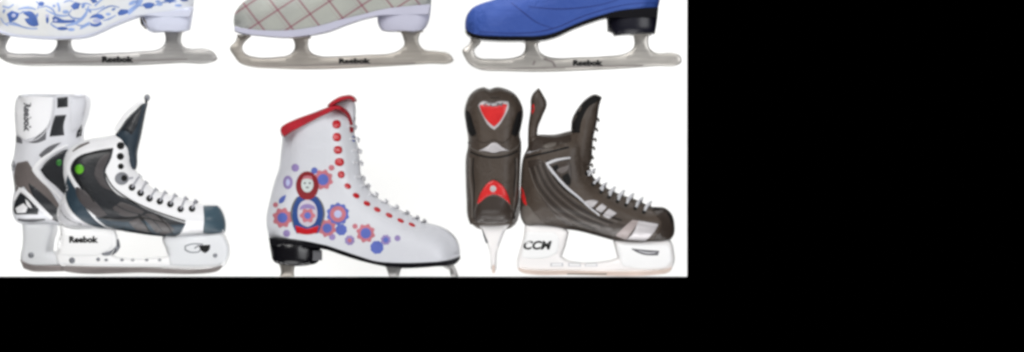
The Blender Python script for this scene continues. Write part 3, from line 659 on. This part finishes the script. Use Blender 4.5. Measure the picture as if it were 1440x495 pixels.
Solid(g4, "runner", [(24, 366), (40, 373), (60, 374), (84, 374), (90, 382), (60, 383), (42, 382.5), (29, 378)], M_dsteel, 3, 1.5, yc=Y4-14, back=150, smooth=0, rings=(.7,))
overlay(g4, "rivet", [ell(39.8, 359.5, 4.2)], M_rivet, [hb4], t=1, step=2)

# ------------------------------------------------------------------ black hockey skate, front one of the pair
c6 = Thing("hockey_skate", "charcoal black hockey skate lying side on with silver side stripes and white laces", "ice skate", (835, 384, 0), "black hockey skates")
guard6 = Solid(c6, "tendon_guard", [(742.5, 212), (743, 177), (746, 155), (747.6, 135), (757.5, 123.5), (763, 132), (769, 146), (763, 163), (756.5, 180), (755.5, 196), (756, 215)], M_cb, 15, 9, smooth=3, sharp=70)
overlay(c6, "red_stripe", [[(747, 150), (750, 146), (751.5, 154), (748, 161)]], M_redc, [guard6], t=.3, step=2)
tong6 = Solid(c6, "tongue", [(800, 196), (803, 184), (804, 169), (812.7, 152), (824, 139), (836.7, 132.5), (846.6, 137), (843.5, 146), (841, 160), (839.5, 172), (834.5, 194), (833, 211), (831, 228), (820, 240), (800, 235)], M_cb, 26, 12, smooth=5, sharp=60)
overlay(c6, "tongue_lining", [[(803, 187), (804.5, 170), (813, 153), (824, 140.5), (836, 134), (845, 138), (838, 144), (829, 149), (822, 160), (817, 172), (815, 187)]], M_cblk, [tong6], t=.9)
O6 = [(742, 207), (744, 192), (756, 189.5), (781, 189), (803, 184), (816, 184), (826, 196), (829, 214), (829, 232), (834, 248), (846, 259.5), (869, 272), (895, 281), (918, 291), (934, 292), (944.5, 301), (948.4, 315), (947.5, 330), (941, 338),
      (912, 341), (869, 339), (843, 332.5), (814, 325), (784, 321), (755, 318), (740, 317.5), (732.5, 306), (731.5, 280), (732, 254), (735.5, 222)]
m6 = lambda x, y: 1-.1*math.exp(-((y-225)/30)**2)+.07*math.exp(-((x-860)/50)**2)-.15*max(0, (x-905)/45)**2
boot6 = Solid(c6, "boot", O6, M_cb, 37, 30, mod=m6, smooth=10, sharp=60)
overlay(c6, "cuff_facing", [[(744, 205), (757, 193), (781, 192), (802, 188), (803, 199), (780, 205), (760, 210), (746, 214)]], M_cb2, [boot6], t=1)
overlay(c6, "cuff_patch", [[(762, 206), (771, 201), (783, 200), (781, 205), (768, 208)]], M_cb3, [boot6], t=.4, off=1.2)
stroke(c6, "cuff_line", [[(739, 216), (750, 212), (760, 209), (769, 206)]], 2.2, M_line, [boot6], t=.3, off=.3)
stroke(c6, "cuff_line", [[(737, 222), (758, 217), (780, 212), (800, 207)]], 2.6, M_cblk, [boot6], t=.3)
overlay(c6, "ankle_panel", [[(771, 231), (784, 227), (800, 225), (803, 236), (803, 258), (798, 262), (786, 250)]], M_cb2, [boot6], t=.5)
overlay(c6, "ankle_mark", [[(777, 234), (783, 231), (786, 236), (783, 241), (778, 239)], [(790, 248), (798, 243), (802, 250), (801, 261), (795, 258)]], M_cblk, [boot6], t=.3, off=.9, step=2)
overlay(c6, "ankle_badge", [[(781, 239), (791, 235), (800, 232), (797, 240), (789, 244)]], M_brg, [boot6], t=.3, off=.9, step=2)
overlay(c6, "side_panel", [[(742, 226), (760, 224), (768, 234), (780, 252), (800, 274), (826, 296), (850, 310), (880, 316), (872, 326), (862, 336), (838, 330), (812, 323), (790, 312), (768, 288), (750, 256)]], M_cb2, [boot6], t=.9)
for k in range(8):
    stroke(c6, "panel_crease", [[(744+k*3.6, 236-k*1.5), (754+k*4.6, 264-k), (774+k*5.4, 290-k*1.5), (800+k*6, 310-k*1.8), (832+k*6, 325-k*2.2)]], 1.5, M_cblk if k % 2 else M_cb3, [boot6], t=.6, off=1.0)
stroke(c6, "silver_stripe", [[(768.5, 230.5), (783, 225), (802, 222)], [(768, 229), (778, 243), (795, 262), (814, 278), (828, 291), (843, 303)]], [4, 4, 3.2, 2.6], M_line, [boot6], t=.8, off=1.0)
overlay(c6, "silver_logo", [[(820, 284), (832, 281), (841, 283), (835, 290), (831, 293)], [(836, 295), (846, 286), (853, 290.6), (845, 300)], [(847, 302), (856, 293), (861, 296), (867, 299.5), (856, 308), (851, 306)]], M_silv, [boot6], t=.6, off=.9)
overlay(c6, "silver_patch", [[(888, 330), (897, 310), (926, 315), (918, 328), (907, 339.3), (880, 337)]], M_silv, [boot6], t=.6, off=.9)
overlay(c6, "grey_patch", [[(864, 331), (876, 320), (889, 309), (899, 310.5), (889, 324), (880, 337.5)]], M_sil2, [boot6], t=.6, off=.7)
overlay(c6, "toe_cap", [[(914, 293), (933, 293), (943, 302), (947, 315), (946, 330), (940, 336.5), (918, 338.5), (926, 326), (930, 312), (922, 302)]], M_cb2, [boot6], t=1.2)
stroke(c6, "toe_line", [[(917, 293), (933, 295), (942, 303), (945, 316)]], 4, M_cblk, [boot6], t=.3, off=1.3)
overlay(c6, "heel_panel", [[(734, 290), (742, 288), (752, 300), (768, 316), (742, 315), (734, 305)]], M_cb3, [boot6], t=.7)
overlay(c6, "red_heel_stripe", [[(731.5, 262), (734, 264), (738, 276), (741, 290), (736, 285), (732.5, 276)]], M_redc, [boot6], t=.4, step=2, off=.5)
# eyelets with lace between
ey6 = [(827, 240), (836, 255), (847, 266), (858, 273), (870, 279), (882, 284), (895, 289), (907, 294)]
for x, y in ey6: overlay(c6, "eyelet", [ell(x-2, y+4, 2.8, n=12)], M_cblk, [boot6], t=.8, step=2)
ed6 = [(834, 240), (841, 252), (850, 259.5), (862, 265.5), (875, 270.5), (888, 275), (901, 280.5), (913, 286)]
laces(c6, [(x-1, y+2) for x, y in ey6], ed6, 1.9, M_lace, 0, boot6)
lp = [[(x-6, y+6, -22), (x-2, y+1, -14), (x+2.5, y-2, -6), (x+1, y+3, 4)] for x, y in ed6]
lp += [[(x-5, y+2, -16), (x+1, y-1, -8), (x+2, y+2, 2)] for x, y in ((840, 168), (838, 182), (836, 196), (834, 208), (832, 221), (831, 232))]
v, f = tube(lp[:8], 1.7); c6.mesh("lace_loop", v, f, M_lace)
v, f = tube(lp[8:], 1.6); c6.mesh("tongue_edge_loop", v, f, M_cb3)
hd6 = Solid(c6, "blade_holder", [(738, 314), (790, 318), (800, 326), (794, 350), (790, 360), (800, 366), (855, 366), (868, 362), (864, 346), (861, 336), (900, 338), (940, 336), (945, 342), (947.5, 352), (948, 370), (941, 380), (920, 382), (800, 382), (740, 381),
     (728, 377), (727, 370), (731, 352), (736, 334)], M_holdp, 13, 7, smooth=3, sharp=60)
overlay(c6, "heel_pillar_facing", [[(740, 326), (780, 326), (786, 336), (783, 356), (770, 362), (734, 362), (734, 350)]], M_hold, [hd6], t=.6)
overlay(c6, "toe_pillar_facing", [[(866, 343), (900, 343), (938, 343), (943, 352), (944, 368), (936, 376), (876, 374), (870, 362)]], M_hold, [hd6], t=.6)
for x in (783, 808, 831): overlay(c6, "runner_slot", [box2(x-9, 369.5, x+9, 374.5)], M_line, [hd6], t=.15); overlay(c6, "runner_window", [box2(x-7.5, 370.5, x+7.5, 373.5)], M_hold, [hd6], t=.2, off=.4)
run6 = Solid(c6, "runner", [(727, 376), (740, 379), (800, 380), (920, 380), (941, 377), (946, 374), (941, 382), (925, 386), (800, 386.5), (745, 385.5), (732, 382)], M_tsteel, 2.6, 1.5, smooth=0, rings=(.7,), yc=-12)
overlay(c6, "runner_mark", [box2(797, 384.3, 853, 386.2)], M_brown, [run6], t=.2)
text(c6, "CCM", 736, 338.5, 776, 351, M_ink, [hd6], bold=.04, shear=.25, t=1.2)
overlay(c6, "holder_swoosh", [[(886, 349), (905, 351), (927, 352.5), (925, 359), (907, 358.5), (897, 355.5)]], M_inkg, [hd6], t=.3, off=.9)
overlay(c6, "holder_swoosh_light", [strip([(898, 352.5), (910, 355.5), (922, 355)], [1, 2, 1])], M_line, [hd6], t=.2, off=1.3, raw=True)

# back one of the pair, heel straight towards the viewer
c7 = Thing("hockey_skate", "charcoal black hockey skate seen from behind with red triangle badge on its tendon guard", "ice skate", (694, 384, 0), "black hockey skates")
O7 = [(655, 146), (661, 133), (671, 125), (680, 122.5), (689, 125.5), (698, 122.5), (713, 125.5), (725, 133), (734, 148), (736, 160), (733, 178), (731, 190), (733, 200), (732, 230), (731, 255), (729, 284), (724, 304), (721, 315), (703, 318),
      (680, 318), (661, 315), (657, 302), (656, 280), (655, 258), (655, 222), (658, 205), (658, 192), (655, 174), (653, 158)]
boot7 = Solid(c7, "boot", O7, M_cb, 34, 20, yc=0, smooth=6, back=50, sharp=32)
loft(c7, "boot_foot", [(25, 694, 200, 316, 36), (80, 694, 222, 318, 37), (140, 694, 252, 322, 38), (190, 694, 272, 326, 36), (225, 694, 284, 326, 30), (240, 694, 300, 322, 16)], M_cb, boot7.o)
overlay(c7, "tendon_guard", [[(662, 142), (672, 128), (682, 126), (692, 129), (703, 126), (715, 129), (725, 140), (728, 156), (722, 176), (716, 196), (706, 201), (694, 197), (682, 201), (671, 198), (664, 178), (659, 158)]], M_cb, [boot7], t=2)
overlay(c7, "side_recess", [[(655, 155), (660, 158), (665, 172), (670, 188), (664, 192), (658, 186), (655.5, 172)], [(734, 155), (729, 158), (724, 172), (719, 188), (725, 192), (731, 184), (733.5, 170)]], M_cblk, [boot7], t=.5, off=2.6, step=2)
overlay(c7, "loop_slot", [[(688, 137), (704, 137), (702, 141.5), (690, 141.5)]], M_cblk, [boot7], t=.3, off=2.0, step=2)
overlay(c7, "badge_border", [[(672, 148), (679, 142.5), (692, 145), (702, 142.5), (715, 143), (716, 150), (709, 166), (702, 177), (695, 183), (687, 177), (679, 164)]], M_silv, [boot7], t=.5, off=2.1, sharp=60)
overlay(c7, "red_badge", [[(674.5, 148.5), (681, 147), (694, 150), (706, 146.5), (713.5, 147.5), (709.5, 160), (702, 172), (694.8, 178.5), (686.5, 171.5), (678.5, 160)]], M_redc, [boot7], t=.4, off=2.9)
text(c7, "CCM", 680, 144.5, 708, 150, M_inkg, [boot7], bold=.02, shear=.2, t=3.4)
overlay(c7, "silver_tab", [[(673, 212), (684, 207), (692, 201), (698, 201), (706, 207), (716, 212), (704, 213), (695, 215), (684, 213)]], M_silv, [boot7], t=.7, off=.5)
stroke(c7, "cuff_line", [[(658, 200), (663, 208), (672, 213), (694, 217.5), (716, 213), (726, 208), (732, 201)]], 1.8, M_cb3, [boot7], t=.5, off=.3)
stroke(c7, "cuff_line", [[(659, 212), (672, 218), (694, 221.5), (716, 218), (730, 211)]], 2.2, M_cblk, [boot7], t=.3)
overlay(c7, "heel_cup", [[(667, 296), (671, 288), (682, 278), (694, 274), (706, 278), (717, 288), (722, 300), (717, 312), (700, 315), (684, 315), (669, 312)]], M_cb2, [boot7], t=2.5)
overlay(c7, "red_heel_chevron", [[(671, 287.5), (674, 276), (680, 264.5), (687, 256.5), (694, 253.5), (701, 256.5), (709, 264), (715, 276), (718, 288), (712, 282), (705, 277), (694, 273.5), (683, 278), (676, 284)]], M_redc, [boot7], t=.9, off=2.6, sharp=60)
overlay(c7, "heel_dot", [ell(693.5, 265.5, 4.4)], M_silv, [boot7], t=.3, off=3.7, step=2)
for dx, sg in ((657, 1), (733, -1)):
    stroke(c7, "shell_seam", [[(dx+sg*9, 222), (dx+sg*8, 240), (dx+sg*10, 262), (dx+sg*9, 286), (dx+sg*10, 308)]], 1.6, M_cblk, [boot7], t=.4)
stroke(c7, "guard_seam", [[(665, 150), (668, 170), (680, 186), (694, 193), (708, 186), (720, 170), (723, 150)]], 1.4, M_cblk, [boot7], t=.3, off=2.1)
stroke(c7, "heel_cup_rim", [[(668, 306), (670, 290), (680, 279), (694, 275), (708, 279), (718, 290), (719, 306)]], 2, M_cb3, [boot7], t=.4, off=2.5)
overlay(c7, "side_seam_panel", [strip([(661, 222), (661, 250), (664, 280), (664, 306)], 3), strip([(727, 222), (727, 250), (724, 280), (722, 300)], 3)], M_cb3, [boot7], t=.4, raw=True)
hd7 = Solid(c7, "blade_holder", [(672, 314), (718, 314), (711, 324), (706, 336), (702, 346), (699, 357), (698, 379), (690, 379), (689, 357), (686, 345), (681, 334), (677, 323)], M_holdp, 10, 4, smooth=1, back=225, sharp=60)
stroke(c7, "holder_edge", [[(678, 322), (682, 334), (685, 342)]], [1.2, 2.6, 3], M_rivet, [hd7], t=.3, off=.3)
stroke(c7, "holder_edge", [[(709, 322), (704, 334), (700, 346)]], [1.2, 2, 1.5], M_line, [hd7], t=.3, off=.3)
Solid(c7, "runner", [(691.5, 372), (696.5, 372), (696, 384), (692, 384)], M_tsteel, 8, 1, yc=-4, back=230, smooth=0, rings=(.5,), grid=3)
